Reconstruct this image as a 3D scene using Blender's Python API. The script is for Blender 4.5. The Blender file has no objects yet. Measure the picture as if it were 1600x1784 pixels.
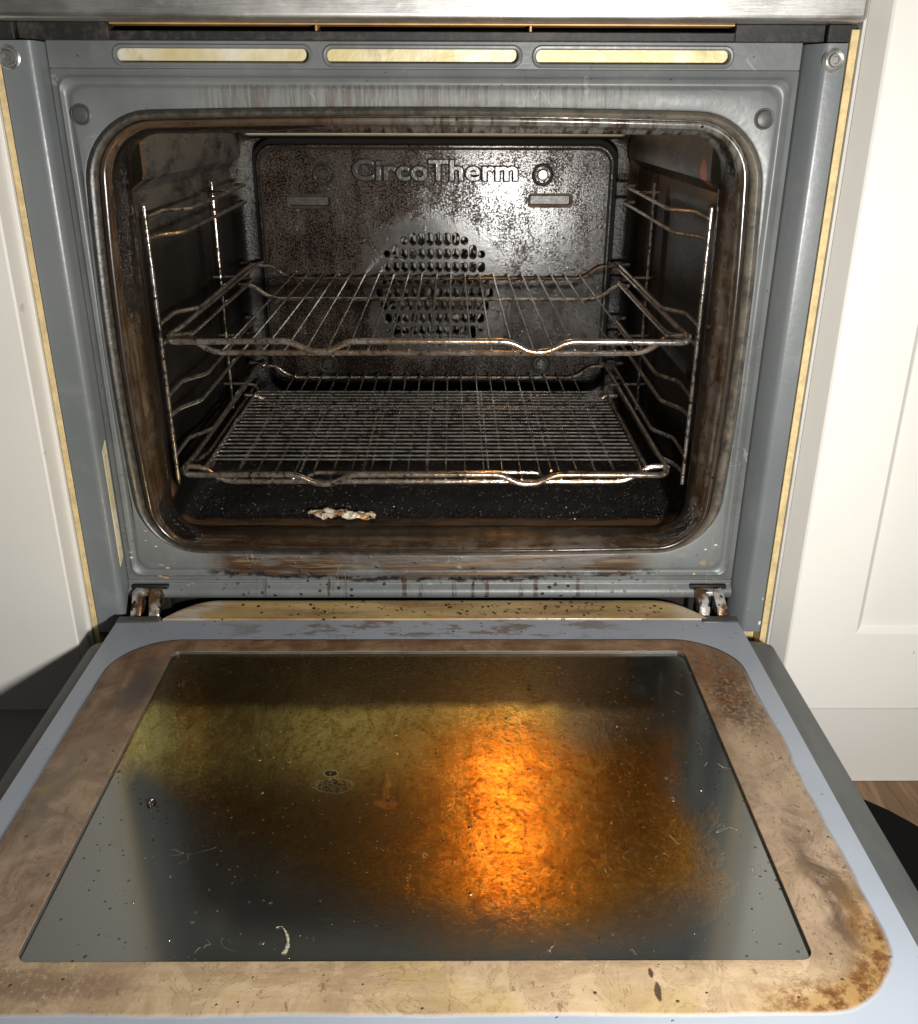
import bpy, bmesh, math, random
from mathutils import Vector, Matrix, noise as mn
random.seed(7)
S = bpy.context.scene
COL = S.collection

# ---------------------------------------------------------------- camera
yaw, pitch, roll = 0.0080, 0.4098, 0.0035
f = Vector((math.sin(yaw)*math.cos(pitch), math.cos(yaw)*math.cos(pitch), -math.sin(pitch)))
r0 = Vector((math.cos(yaw), -math.sin(yaw), 0)); u0 = r0.cross(f)
rr = r0*math.cos(roll)+u0*math.sin(roll); uu = u0*math.cos(roll)-r0*math.sin(roll)
cam = bpy.data.objects.new('camera', bpy.data.cameras.new('camera')); COL.objects.link(cam)
M = Matrix((rr, uu, -f)).transposed().to_4x4(); M.translation = Vector((0.0096, -0.77, 0.4226))
cam.matrix_world = M
cam.data.sensor_fit = 'HORIZONTAL'; cam.data.sensor_width = 36; cam.data.lens = 1630.9/1600*36
cam.data.clip_start = .02; cam.data.clip_end = 60
S.camera = cam
# ---------------------------------------------------------------- world and lamps
W = bpy.data.worlds.new('World'); S.world = W; W.use_nodes = True
W.node_tree.nodes['Background'].inputs[0].default_value = (1.0, .97, .93, 1)
W.node_tree.nodes['Background'].inputs[1].default_value = .072
def area(name, loc, target, size, power, col):
    l = bpy.data.lights.new(name, 'AREA'); l.shape = 'DISK'; l.size = size; l.energy = power; l.color = col
    o = bpy.data.objects.new(name, l); COL.objects.link(o); o.location = loc
    d = Vector(target)-Vector(loc); o.rotation_euler = d.to_track_quat('-Z', 'Y').to_euler(); return o
area('torch_light', (.205, -.74, .300), (.0, .1, .2), .05, 8.5, (1, .972, .93))
S.view_settings.view_transform = 'Standard'; S.view_settings.look = 'None'
S.view_settings.gamma = 1; S.view_settings.use_curve_mapping = False
S.view_settings.exposure = 0.0

# ---------------------------------------------------------------- node expressions
class X:
    def __init__(s, nt, v): s.nt = nt; s.v = v
    def _m(s, op, *a):
        n = s.nt.nodes.new('ShaderNodeMath'); n.operation = op
        for i, q in enumerate((s,)+a):
            if isinstance(q, X): s.nt.links.new(q.v, n.inputs[i])
            else: n.inputs[i].default_value = q
        return X(s.nt, n.outputs[0])
    def __add__(s, o): return s._m('ADD', o)
    __radd__ = __add__
    def __sub__(s, o): return s._m('SUBTRACT', o)
    def __rsub__(s, o): return (s*-1)+o
    def __mul__(s, o): return s._m('MULTIPLY', o)
    __rmul__ = __mul__
    def __truediv__(s, o): return s._m('DIVIDE', o)
    def max(s, o): return s._m('MAXIMUM', o)
    def min(s, o): return s._m('MINIMUM', o)
    def abs(s): return s._m('ABSOLUTE')
    def sqrt(s): return s._m('SQRT')
    def sin(s): return s._m('SINE')
    def pow(s, o): return s._m('POWER', o)
    def ss(s, a, b):          # smoothstep a..b (a may exceed b)
        n = s.nt.nodes.new('ShaderNodeMapRange'); n.interpolation_type = 'SMOOTHSTEP'
        s.nt.links.new(s.v, n.inputs[0])
        inv = a > b
        if inv: a, b = b, a
        n.inputs[1].default_value = a; n.inputs[2].default_value = b
        n.inputs[3].default_value = 1.0 if inv else 0.0; n.inputs[4].default_value = 0.0 if inv else 1.0
        return X(s.nt, n.outputs[0])
class MatB:
    def __init__(s, name):
        s.m = bpy.data.materials.new(name); s.m.use_nodes = True; s.nt = s.m.node_tree
        s.p = s.nt.nodes['Principled BSDF']
        tc = s.nt.nodes.new('ShaderNodeTexCoord'); s.co = tc.outputs['Object']
        sep = s.nt.nodes.new('ShaderNodeSeparateXYZ'); s.nt.links.new(s.co, sep.inputs[0])
        s.x, s.y, s.z = [X(s.nt, o) for o in sep.outputs]
    def vec(s, sx=1, sy=1, sz=1, off=0):
        n = s.nt.nodes.new('ShaderNodeMapping'); s.nt.links.new(s.co, n.inputs[0])
        n.inputs['Scale'].default_value = (sx, sy, sz); n.inputs['Location'].default_value = (off, off*1.7, off*.6)
        return n.outputs[0]
    def noise(s, sc, det=3, rough=.55, st=(1, 1, 1), off=0, dist=0):
        n = s.nt.nodes.new('ShaderNodeTexNoise'); s.nt.links.new(s.vec(*st, off), n.inputs['Vector'])
        n.inputs['Scale'].default_value = sc; n.inputs['Detail'].default_value = det
        n.inputs['Roughness'].default_value = rough; n.inputs['Distortion'].default_value = dist
        return X(s.nt, n.outputs[0])
    def voro(s, sc, st=(1, 1, 1), off=0, feat='F1', rnd=1):
        n = s.nt.nodes.new('ShaderNodeTexVoronoi'); s.nt.links.new(s.vec(*st, off), n.inputs['Vector'])
        n.feature = feat; n.inputs['Scale'].default_value = sc; n.inputs['Randomness'].default_value = rnd
        return X(s.nt, n.outputs['Distance'])
    def cellcol(s, sc, st=(1, 1, 1), off=0):
        n = s.nt.nodes.new('ShaderNodeTexVoronoi'); s.nt.links.new(s.vec(*st, off), n.inputs['Vector'])
        n.inputs['Scale'].default_value = sc
        q = s.nt.nodes.new('ShaderNodeSeparateColor'); s.nt.links.new(n.outputs['Color'], q.inputs[0])
        return X(s.nt, n.outputs['Distance']), X(s.nt, q.outputs[0])
    def mix(s, t, a, b):
        n = s.nt.nodes.new('ShaderNodeMix'); n.data_type = 'RGBA'
        if isinstance(t, X): s.nt.links.new(t.v, n.inputs[0])
        else: n.inputs[0].default_value = t
        for i, q in ((6, a), (7, b)):
            if isinstance(q, tuple): n.inputs[i].default_value = (*q, 1)
            else: s.nt.links.new(q, n.inputs[i])
        return n.outputs[2]
    def set(s, **k):
        for a, v in k.items():
            i = {'col': 'Base Color', 'rough': 'Roughness', 'metal': 'Metallic', 'spec': 'Specular IOR Level',
                 'coat': 'Coat Weight', 'coatr': 'Coat Roughness', 'em': 'Emission Color', 'ems': 'Emission Strength'}[a]
            if isinstance(v, X): s.nt.links.new(v.v, s.p.inputs[i])
            elif isinstance(v, tuple): s.p.inputs[i].default_value = (*v, 1)
            elif isinstance(v, (int, float)): s.p.inputs[i].default_value = v
            else: s.nt.links.new(v, s.p.inputs[i])
        return s
    def bump(s, h, dist, strength=1):
        n = s.nt.nodes.new('ShaderNodeBump'); n.inputs['Distance'].default_value = dist
        n.inputs['Strength'].default_value = strength
        s.nt.links.new(h.v, n.inputs['Height']); s.nt.links.new(n.outputs[0], s.p.inputs['Normal']); return s
def rbox(a, b, x0, x1, y0, y1, r):
    qx = (a-(x0+x1)/2).abs()-((x1-x0)/2-r); qy = (b-(y0+y1)/2).abs()-((y1-y0)/2-r)
    ax, ay = qx.max(0), qy.max(0)
    return (ax*ax+ay*ay).sqrt()+qx.max(qy).min(0)-r
def blob(a, b, cx, cy, rx, ry, soft=1.0):
    dx = (a-cx)/rx; dy = (b-cy)/ry
    return (dx*dx+dy*dy).sqrt().ss(1+soft*.5, 1-soft*.5)

X0 = -.0105       # oven centre line
# ---------------------------------------------------------------- materials
def m_plate():
    b = MatB('grey_enamel')
    n1 = b.noise(9, 4); n2 = b.noise(220, 2); n3 = b.noise(60, 3, off=3)
    base = b.mix(n1.ss(.35, .7), (.112, .120, .120), (.155, .165, .163))
    base = b.mix(n3.ss(.5, .75)*.35, base, (.19, .20, .195))
    # greasy brown baked residue above and below the opening, vertical streaks
    st = b.noise(90, 6, .8, st=(2.6, 1, .12), off=5)
    arch = b.z - (b.x-X0)*(b.x-X0)*-.12
    topb = arch.ss(.4175, .4205)*b.z.ss(.4385, .4345)*(b.x-X0).abs().ss(.20, .13)
    base = b.mix(topb*st.ss(.47, .58)*.7, base, (.085, .062, .042))
    base = b.mix(topb*st.ss(.55, .40)*.5, base, (.20, .20, .175))
    stb = b.noise(38, 5, .7, st=(.35, 1, 1.6), off=9)
    lower = b.z + (b.x-X0)*(b.x-X0)*-.20
    wob = b.noise(45, 4, .7, st=(1, 1, .5), off=2)*.016
    botb = (lower-wob).ss(.009, .015)*b.z.ss(.055, .044)*(b.x-X0).abs().ss(.215, .17)
    sidek = (b.x-X0).abs().ss(.06, .13)
    hl = b.noise(120, 4, .7, st=(.10, 1, 2.2), off=33)
    base = b.mix((botb*(stb.ss(.38, .54)*.65+sidek*.5)*hl.ss(.28, .46)*1.1).min(1), base, (.052, .028, .014))
    base = b.mix(botb*hl.ss(.53, .60)*.8, base, (.17, .12, .065))
    edge = (lower-wob-.012).abs().ss(.0035, .0008)*(b.x-X0).abs().ss(.22, .19)*b.noise(70, 3, .6, off=35).ss(.40, .52)
    base = b.mix(edge*.95, base, (.010, .006, .004))
    drip = b.noise(1, 4, .65, st=(130, 1, 9), off=13).ss(.57, .62)*b.z.ss(.0, .008)*b.z.ss(.024, .018)*(b.x-X0).abs().ss(.2, .12)
    base = b.mix(drip*.85, base, (.045, .022, .012))
    d, c = b.cellcol(170, (1, 1, 1.2), 4)
    spots = (d+(n3-.5)*.3).ss(.34, .22)*c.ss(.78, .82)*b.z.ss(.050, .03)*(b.x-X0).abs().ss(.26, .12)
    base = b.mix(spots, base, (.012, .009, .007))
    side = (b.x-X0).abs().ss(.262, .266)*(b.x-X0).abs().ss(.276, .272)
    sst = b.noise(50, 4, .7, st=(.3, 1, 1.8), off=11)
    base = b.mix(side*sst.ss(.56, .66)*b.z.ss(.31, .25)*b.z.ss(.08, .13)*.55, base, (.07, .06, .05))
    scr = (b.noise(14, 2, .5, st=(1, 1, .3), off=61, dist=1.5)-.5).abs().ss(.004, .0012)*b.noise(25, 3, off=62).ss(.55, .6)
    scr2 = (b.noise(16, 2, .5, st=(.25, 1, 1.2), off=71, dist=1)-.5).abs().ss(.004, .0012)*b.noise(25, 3, off=72).ss(.55, .6)
    base = b.mix((scr+scr2).min(1)*.45, base, (.32, .33, .32))
    dd_, cc_ = b.cellcol(150, (1, 1, 1), 77)
    base = b.mix(dd_.ss(.16, .08)*cc_.ss(.90, .93)*.8, base, (.03, .025, .02))
    # pale chips near the lower corners
    d2, c2 = b.cellcol(120, (1, 1, 1.8), 8)
    chips = d2.ss(.26, .18)*c2.ss(.84, .87)*b.z.ss(.085, .04)*(b.x-X0).abs().ss(.225, .25)
    base = b.mix(chips, base, (.75, .68, .55))
    tanm = b.noise(90, 3, .6, st=(.6, 1, 1.3), off=21).ss(.60, .64)*blob((b.x-X0).abs(), b.z, .238, .024, .022, .018)
    base = b.mix(tanm, base, (.42, .27, .13))
    b.set(col=base, rough=(n2*.18+n1*.22+.20)+topb*.12, spec=.5)
    b.bump(n2*.4+n3+botb*stb*2.5+spots*3-chips*2, .0004, .6); return b.m
def m_flange():
    b = MatB('painted_grey_steel')
    n1 = b.noise(7, 4, off=2); n2 = b.noise(240, 2)
    base = b.mix(n1.ss(.3, .7), (.132, .146, .152), (.165, .178, .184))
    d, c = b.cellcol(85, (1, 1, .7), 4)
    chips = d.ss(.2, .12)*c.ss(.88, .9)*b.z.ss(.12, .03)
    base = b.mix(chips, base, (.75, .72, .66))
    sm = b.noise(25, 4, .6, off=7).ss(.56, .72)
    base = b.mix(sm*.3, base, (.24, .25, .25))
    b.set(col=base, rough=n2*.15+.27+sm*.1, spec=.5); b.bump(n2+chips*4, .0002, .5); return b.m
def m_frame():   # baked brown rim of the opening
    b = MatB('baked_rim_enamel')
    ang_v = (b.z-.23).abs().ss(.175, .150)        # on the sides
    sv = b.noise(150, 5, .75, st=(1.6, 1.2, .12), off=3); sh = b.noise(150, 5, .75, st=(.10, 1.2, 1.6), off=6)
    bl = b.noise(24, 5, .72, off=8, dist=.5)
    st = sv*ang_v+sh*(1-ang_v)
    top = b.z.ss(.36, .39)
    base = b.mix(st.ss(.35, .65), (.050, .026, .011), (.145, .11, .07))
    base = b.mix(bl.ss(.45, .60)*.75, base, (.045, .020, .008))
    cr0 = b.noise(70, 4, .7, off=44)
    grey = b.noise(26, 5, .7, off=15).ss(.45, .6)*b.x.ss(-.15, .1)
    base = b.mix(grey*.55, base, (.20, .185, .16))
    inner = (b.y+(cr0-.5)*.012+(st-.5)*.01).ss(.016, .024)
    base = b.mix(inner*.85, base, (.012, .008, .005))
    # streaky greenish-grey lip at the top
    stv = b.noise(80, 4, .7, st=(2.2, .3, .2), off=5)
    base = b.mix(top*stv.ss(.35, .62), base, b.mix(b.x.ss(-.12, .05), (.12, .07, .04), (.30, .30, .275)))
    fb = (b.y+(cr0-.5)*.004).ss(.0012, -.0004)*(1-top*.6)
    base = b.mix(fb*.8, base, (.022, .017, .013))
    # black crust in the corners and left flank
    cr = b.noise(230, 4, .75, off=1)
    cx = (b.x-X0).abs().ss(.19, .235)
    corner = cx*(b.z-.224).abs().ss(.11, .165)
    left = b.x.ss(-.2, -.25)
    topleft = b.z.ss(.385, .405)*b.x.ss(-.03, -.14)
    k = (corner*(left*.6+.6)+left*b.z.ss(.20, .33)*.85+topleft*.9).min(1)
    edgek = (b.y).ss(.000, .012)*b.y.ss(.032, .016)
    k2 = (k*edgek*1.35+cr*1.3+bl*.5-1.05).ss(.15, .65)
    base = b.mix(k2, base, (.010, .007, .005))
    d, c = b.cellcol(150, (1, 1, 1), 4)
    sp = d.ss(.2, .12)*c.ss(.90, .93)
    base = b.mix(sp, base, (.01, .007, .005))
    b.set(col=base, rough=st*.12+.12+bl*.06, spec=.9, metal=.2)
    b.bump(st*.2+k2*cr*5+k2*b.noise(90, 3, .7, off=41)*5+sp*2, .0006, 1.0); return b.m
def m_seal():
    b = MatB('dark_seal')
    n = b.noise(130, 5, .7, off=2); s2 = b.noise(90, 5, .7, st=(.5, 1, .5), off=7)
    rt = b.x.ss(-.1, .15)
    base = b.mix(n.ss(.4, .65), (.035, .031, .027), (.075, .066, .052))
    base = b.mix(rt*s2.ss(.35, .6)*.7, base, (.17, .145, .11))
    b.set(col=base, rough=n*.3+.22, spec=.6); b.bump(b.noise(300, 3)+n, .0003, .6); return b.m
def m_cavity():
    b = MatB('greasy_black_enamel')
    n = b.noise(420, 3, .6); g = b.noise(900, 2, .6, off=3); l = b.noise(12, 4, off=4)
    fl = b.z.ss(.066, .058)*b.y.ss(.062, .078)           # gritty burnt floor
    base = b.mix(l.ss(.35, .7), (.006, .0055, .005), (.016, .014, .012))
    ce = b.z.ss(.3885, .392)*((b.x-X0).abs()).ss(.222, .215)*b.y.ss(.08, .10)  # unseen ceiling made pale to bounce torch light into the window
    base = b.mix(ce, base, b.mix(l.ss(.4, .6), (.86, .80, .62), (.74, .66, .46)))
    wl = b.noise(45, 4, .7, st=(1, .5, 1.2), off=31)
    layer = b.x.ss(-.225, -.238)*b.z.ss(.30, .335)*wl.ss(.3, .6)  # upper left wall made paler: torch sheen put into the colour
    base = b.mix(layer, base, (.085, .082, .074))
    wr = b.x.ss(.205, .215)*b.z.ss(.30, .36)*wl.ss(.4, .6)
    base = b.mix(wr*.8, base, (.045, .038, .030))
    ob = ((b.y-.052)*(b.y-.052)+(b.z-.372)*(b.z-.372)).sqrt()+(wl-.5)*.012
    base = b.mix(b.x.ss(.19, .205)*ob.ss(.013, .008), base, (.55, .17, .02))  # orange lamp glow on the right wall put into the colour
    fr = b.z.ss(.062, .056)*(b.y+l*.02).ss(.078, .068)
    fs = b.noise(60, 5, .65, st=(.3, 1.6, 1), off=6)
    base = b.mix(fr*fs.ss(.3, .6), base, (.105, .062, .032))
    base = b.mix(b.y.ss(.05, .03)*b.x.ss(-.2, -.25)*fs.ss(.3, .6), base, (.12, .065, .03))
    d, c = b.cellcol(420, (1, 1, 1), 9)
    gl = d.ss(.40, .25)*(c+(l-.5)*.5).ss(.90, .93)*fl
    base = b.mix(gl, base, (.55, .52, .48))
    b.set(col=base, rough=l*.15+.22+fl*.05-gl*.1+ce*.3, spec=.28+gl*.5+layer*.6)
    b.bump(n*(1+fl*6+layer*2)+wl*1.5*(1-fl)+g*fl*6, .0006, 1.0)
    return b.m
def m_backpanel():
    b = MatB('spattered_enamel')
    peel = b.noise(170, 2, .5); l = b.noise(14, 4, .6, off=4); fine = b.noise(520, 3, .7, off=3)
    m = b.noise(60, 5, .72, off=11, dist=.4); sp = b.noise(460, 3, .75, off=17)
    left = b.x.ss(.06, -.07)
    rad = ((b.x+.012)*(b.x+.012)+(b.z-.214)*(b.z-.214)).sqrt()
    clean = (rad+(m-.5)*.05+(l-.5)*.04).ss(.100, .070)*.8
    drips = b.noise(60, 3, .6, st=(1, 1, .16), off=27)
    cover = (left*.13+(l-.5)*.40+(m-.5)*.15+(drips-.5)*.32+b.z.ss(.20, .11)*.10)*(1-clean)-clean*.2     # where grease has burnt on
    brown = (sp+cover).ss(.545, .60)
    black = (fine+cover*.8).ss(.60, .645)
    base = b.mix(l.ss(.35, .65), (.024, .024, .022), (.044, .043, .039))
    base = b.mix(brown*.9, base, b.mix(left*.8+.2, (.028, .023, .018), (.060, .038, .024)))
    base = b.mix(black, base, (.005, .004, .0035))
    d, c = b.cellcol(130, (1, 1, 1), 6)
    drop = d.ss(.30, .16)*c.ss(.72, .78)*(1-clean)
    dull = (brown*.75+black*.5).min(1)
    b.set(col=base, rough=l*.08+.20+dull*.22, spec=(1-dull*.92))
    b.bump((peel*.00010+fine*.00014)*(1-clean*.7)+drop*.00028+brown*.00010+black*.00008-rad*rad*.17, 1.0, 1.0); return b.m
def m_mouldings():
    b = MatB('embossed_enamel'); n = b.noise(260, 3)
    b.set(col=(.030, .029, .027), rough=.24, spec=.9); b.bump(n, .0003, .8); return b.m
def m_wire(name, brown=.5, dark=.5):
    b = MatB(name)
    n = b.noise(30, 4, .6); h = b.noise(260, 4, .7, off=3); bigs = b.noise(55, 3, off=8)
    base = b.mix(n.ss(.35, .6)*brown, (.60, .58, .55), (.34, .22, .11))
    base = b.mix((h.ss(.50, .60)*dark*.8+bigs.ss(.52, .65)*dark*.5).min(1), base, (.030, .020, .013))
    b.set(col=base, metal=.85, rough=h*.14+.10); b.bump(h, .0004, .7); return b.m
def m_steel():
    b = MatB('brushed_steel')
    s = b.noise(1, 4, .6, st=(25, 25, 900)); l = b.noise(22, 4, .65, st=(1, 1, 1.6), off=4); w = b.noise(60, 5, .7, st=(.8, 1, 2), off=9)
    base = b.mix(l.ss(.35, .65), (.50, .49, .47), (.62, .61, .58))
    base = b.mix(w.ss(.58, .66)*.6, base, (.80, .78, .74))
    b.set(col=base, metal=1.0, rough=s*.10+l*.18+.27); b.bump(s*.5+w, .00025, .5)
    return b.m
def m_blackpl():
    b = MatB('dusty_black_plastic')
    n = b.noise(160, 5, .7); l = b.noise(24, 4, off=3)
    base = b.mix((n*.6+l*.5).ss(.52, .72)*.5, (.014, .013, .012), (.09, .082, .07))
    b.set(col=base, rough=n*.3+.35, spec=.35); b.bump(n, .0003, .6); return b.m
def m_simple(name, col, rough=.5, metal=0, nsc=60, var=.25, bump=.0002, spec=.5):
    b = MatB(name); n = b.noise(nsc, 4, .6); k = b.noise(nsc*.2, 3, off=4)
    c2 = tuple(min(1, v*(1+var)) for v in col); c1 = tuple(v*(1-var) for v in col)
    b.set(col=b.mix((n*.5+k*.5).ss(.35, .65), c1, c2), rough=n*.15+rough, metal=metal, spec=spec); b.bump(n, bump, .6); return b.m
def m_cream():
    b = MatB('cream_cabinet_paint')
    n = b.noise(3, 3); f_ = b.noise(500, 2, off=3); sm = b.noise(30, 4, .6, off=6)
    d, c = b.cellcol(22, (1, 1, 1.4), 2)
    base = b.mix(n.ss(.3, .7), (.70, .68, .63), (.745, .725, .68))
    mark = d.ss(.13, .07)*c.ss(.70, .75)*sm.ss(.42, .55)
    base = b.mix(mark*.5, base, (.42, .38, .32))
    d2, c2 = b.cellcol(70, (1, 1, .5), 7)
    base = b.mix(d2.ss(.07, .04)*c2.ss(.95, .97)*.7, base, (.25, .22, .18))
    b.set(col=base, rough=sm*.12+.34, spec=.4); b.bump(f_+sm*2, .00015, .5); return b.m
def m_door_glass():
    """enamelled border of the inner door glass under a coat of baked-on grease"""
    b = MatB('stained_door_glass')
    w = b.noise(26, 4, .65, off=3); w2 = b.noise(90, 4, .7, off=5)
    wl = b.noise(17, 2, .5, off=3)
    d = rbox(b.x+(wl-.5)*.007, b.y, -.2735, .2495, -.437, -.0735, .052)
    dn = d+(w2-.5)*.0010+(wl-.5)*.004
    onglass = d.ss(.0006, -.0006)*(b.y.ss(-.16, -.10))+dn.ss(.0012, -.0022)*(1-b.y.ss(-.16, -.10))
    streak = b.noise(34, 5, .65, st=(1.4, .28, 1), off=7, dist=.6); sx = b.noise(34, 5, .65, st=(.25, 1.5, 1), off=9, dist=.4)
    onside = ((b.x-X0).abs()).ss(.205, .235)
    s = streak*onside+sx*(1-onside)
    fine = b.noise(320, 4, .7, st=(1, .7, 1), off=2)
    big = b.noise(11, 4, .6, off=12)
    front = b.y.ss(-.13, -.38)
    blt = b.noise(30, 5, .7, off=51, dist=1.2); s = s*.45+blt*.55
    tan = b.mix(s.ss(.35, .65), (.40, .30, .185), (.24, .165, .095))
    pink = b.mix(s.ss(.36, .64), (.29, .205, .135), (.13, .085, .055))
    brn = b.mix(s.ss(.36, .64), (.085, .040, .016), (.24, .155, .09))
    layer = b.mix((front+(big-.5)*1.2).ss(.05, .5), brn, pink)
    layer = b.mix((b.y.ss(-.385, -.42)+(big-.5)*.5).ss(.2, .9), layer, tan)
    layer = b.mix(b.x.ss(.205, .22)*(big*.6+s*.6).ss(.45, .75)*b.y.ss(-.12, -.2)*.8, layer, tan)
    run = (blt-.5).abs().ss(.012, .004)*big.ss(.45, .55)
    layer = b.mix(run*.45, layer, (.09, .055, .03))
    # dark scorch patches
    sc = blob(b.x+(w-.5)*.03, b.y+(w2-.5)*.03, -.238, -.145, .012, .035, 1)
    layer = b.mix(sc*.9, layer, (.06, .048, .038))
    sc2 = blob(b.x+(w-.5)*.04, b.y+(w2-.5)*.05, .228, -.155, .016, .045, 1.2)
    layer = b.mix(sc2*fine.ss(.35, .55)*.95, layer, (.05, .022, .008))
    sc3 = blob(b.x+(w-.5)*.04, b.y+(w2-.5)*.05, -.258, -.27, .009, .04, 1.2)
    layer = b.mix(sc3*.75, layer, (.10, .075, .055))
    sc5 = blob(b.x+(w-.5)*.05, b.y+(w2-.5)*.03, -.215, -.418, .055, .010, 1.3)
    crn = ((b.x-X0).abs().ss(.20, .26)*((b.y+.255).abs()).ss(.10, .17))
    layer = b.mix((crn*(blt*.7+fine*.5).ss(.50, .68)).min(1)*.7, layer, (.085, .052, .028))
    flk = b.noise(150, 4, .75, st=(1, .5, 1), off=91).ss(.60, .66)
    layer = b.mix(flk*.55, layer, (.09, .055, .03))
    layer = b.mix(sc5*.75*fine.ss(.35, .5), layer, (.15, .09, .06))
    sc4 = blob(b.x+(w-.5)*.03, b.y+(w2-.5)*.04, .233, -.355, .010, .055, 1.2)
    layer = b.mix(sc4*s.ss(.4, .55)*.95, layer, (.07, .042, .022))
    rust = (d+(w2-.5)*.020+(w-.5)*.012).ss(-.022, -.008)*d.ss(.001, -.003)*b.x.ss(.14, .205)*b.y.ss(-.33, -.40)
    layer = b.mix(rust*.7, layer, (.27, .15, .035))
    layer = b.mix(rust*w2.ss(.42, .58), layer, (.10, .036, .006))
    rust2 = blob(b.x, b.y+(w-.5)*.05, .218, -.125, .02, .05, 1.2)*w2.ss(.45, .6)
    layer = b.mix(rust2*.6, layer, (.17, .062, .015))
    yel = big.ss(.56, .66)*(1-sc2)*front
    layer = b.mix(yel*.4, layer, (.30, .22, .07))
    crk = b.voro(120, (1.3, .6, 1), 5, 'DISTANCE_TO_EDGE').ss(.05, .02)*fine.ss(.52, .6)*onside*b.x.ss(.1, .2)
    layer = b.mix(crk*.8, layer, (.05, .03, .018))
    # speckle
    dd, cc = b.cellcol(190, (1, 1, 1), 4)
    sp = dd.ss(.20, .12)*cc.ss(.88, .92)
    layer = b.mix(sp*.9, layer, (.05, .032, .02))
    enamel = b.mix(b.noise(6, 3).ss(.3, .7), (.235, .265, .31), (.28, .31, .355))
    # smear on the enamel near the hinge side
    hs = b.y.ss(-.072, -.05)*0+b.noise(46, 5, .7, st=(.55, 1.6, 1), off=15).ss(.50, .58)*b.y.ss(-.078, -.060)*(b.x-X0).abs().ss(.225, .10)
    enamel = b.mix(hs*.85, enamel, (.13, .095, .065))
    ov = (blob(b.x, b.y, -.0655, -.0665, .0045, .0032, .3)+blob(b.x+(w2-.5)*.004, b.y, -.0385, -.0660, .0040, .0028, .3)+blob(b.x+(w2-.5)*.006, b.y, .1165, -.4235, .0016, .0060, .4)+blob(b.x+(w2-.5)*.006, b.y, .1150, -.4120, .0012, .0030, .4)).min(1)
    layer = b.mix(ov*.9, layer, (.03, .016, .009))
    line = (d.abs()).ss(.0011, .0004)*b.y.ss(-.2, -.14)
    col = b.mix(onglass, enamel, layer); col = b.mix(line*.8, col, (.04, .022, .012))
    sxx = (b.x*4200).sin()
    rid = dn.ss(-.010, -.003)*dn.ss(.004, 0)*b.x.ss(-.2, -.24)
    b.set(col=col, rough=onglass*(blt*.35-.05)+.26, spec=.5)
    b.bump(onglass*(fine*.7+s*3+2)+sp*6+rid*((d*5200).sin()*.5), .0004, .8); return b.m
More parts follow.
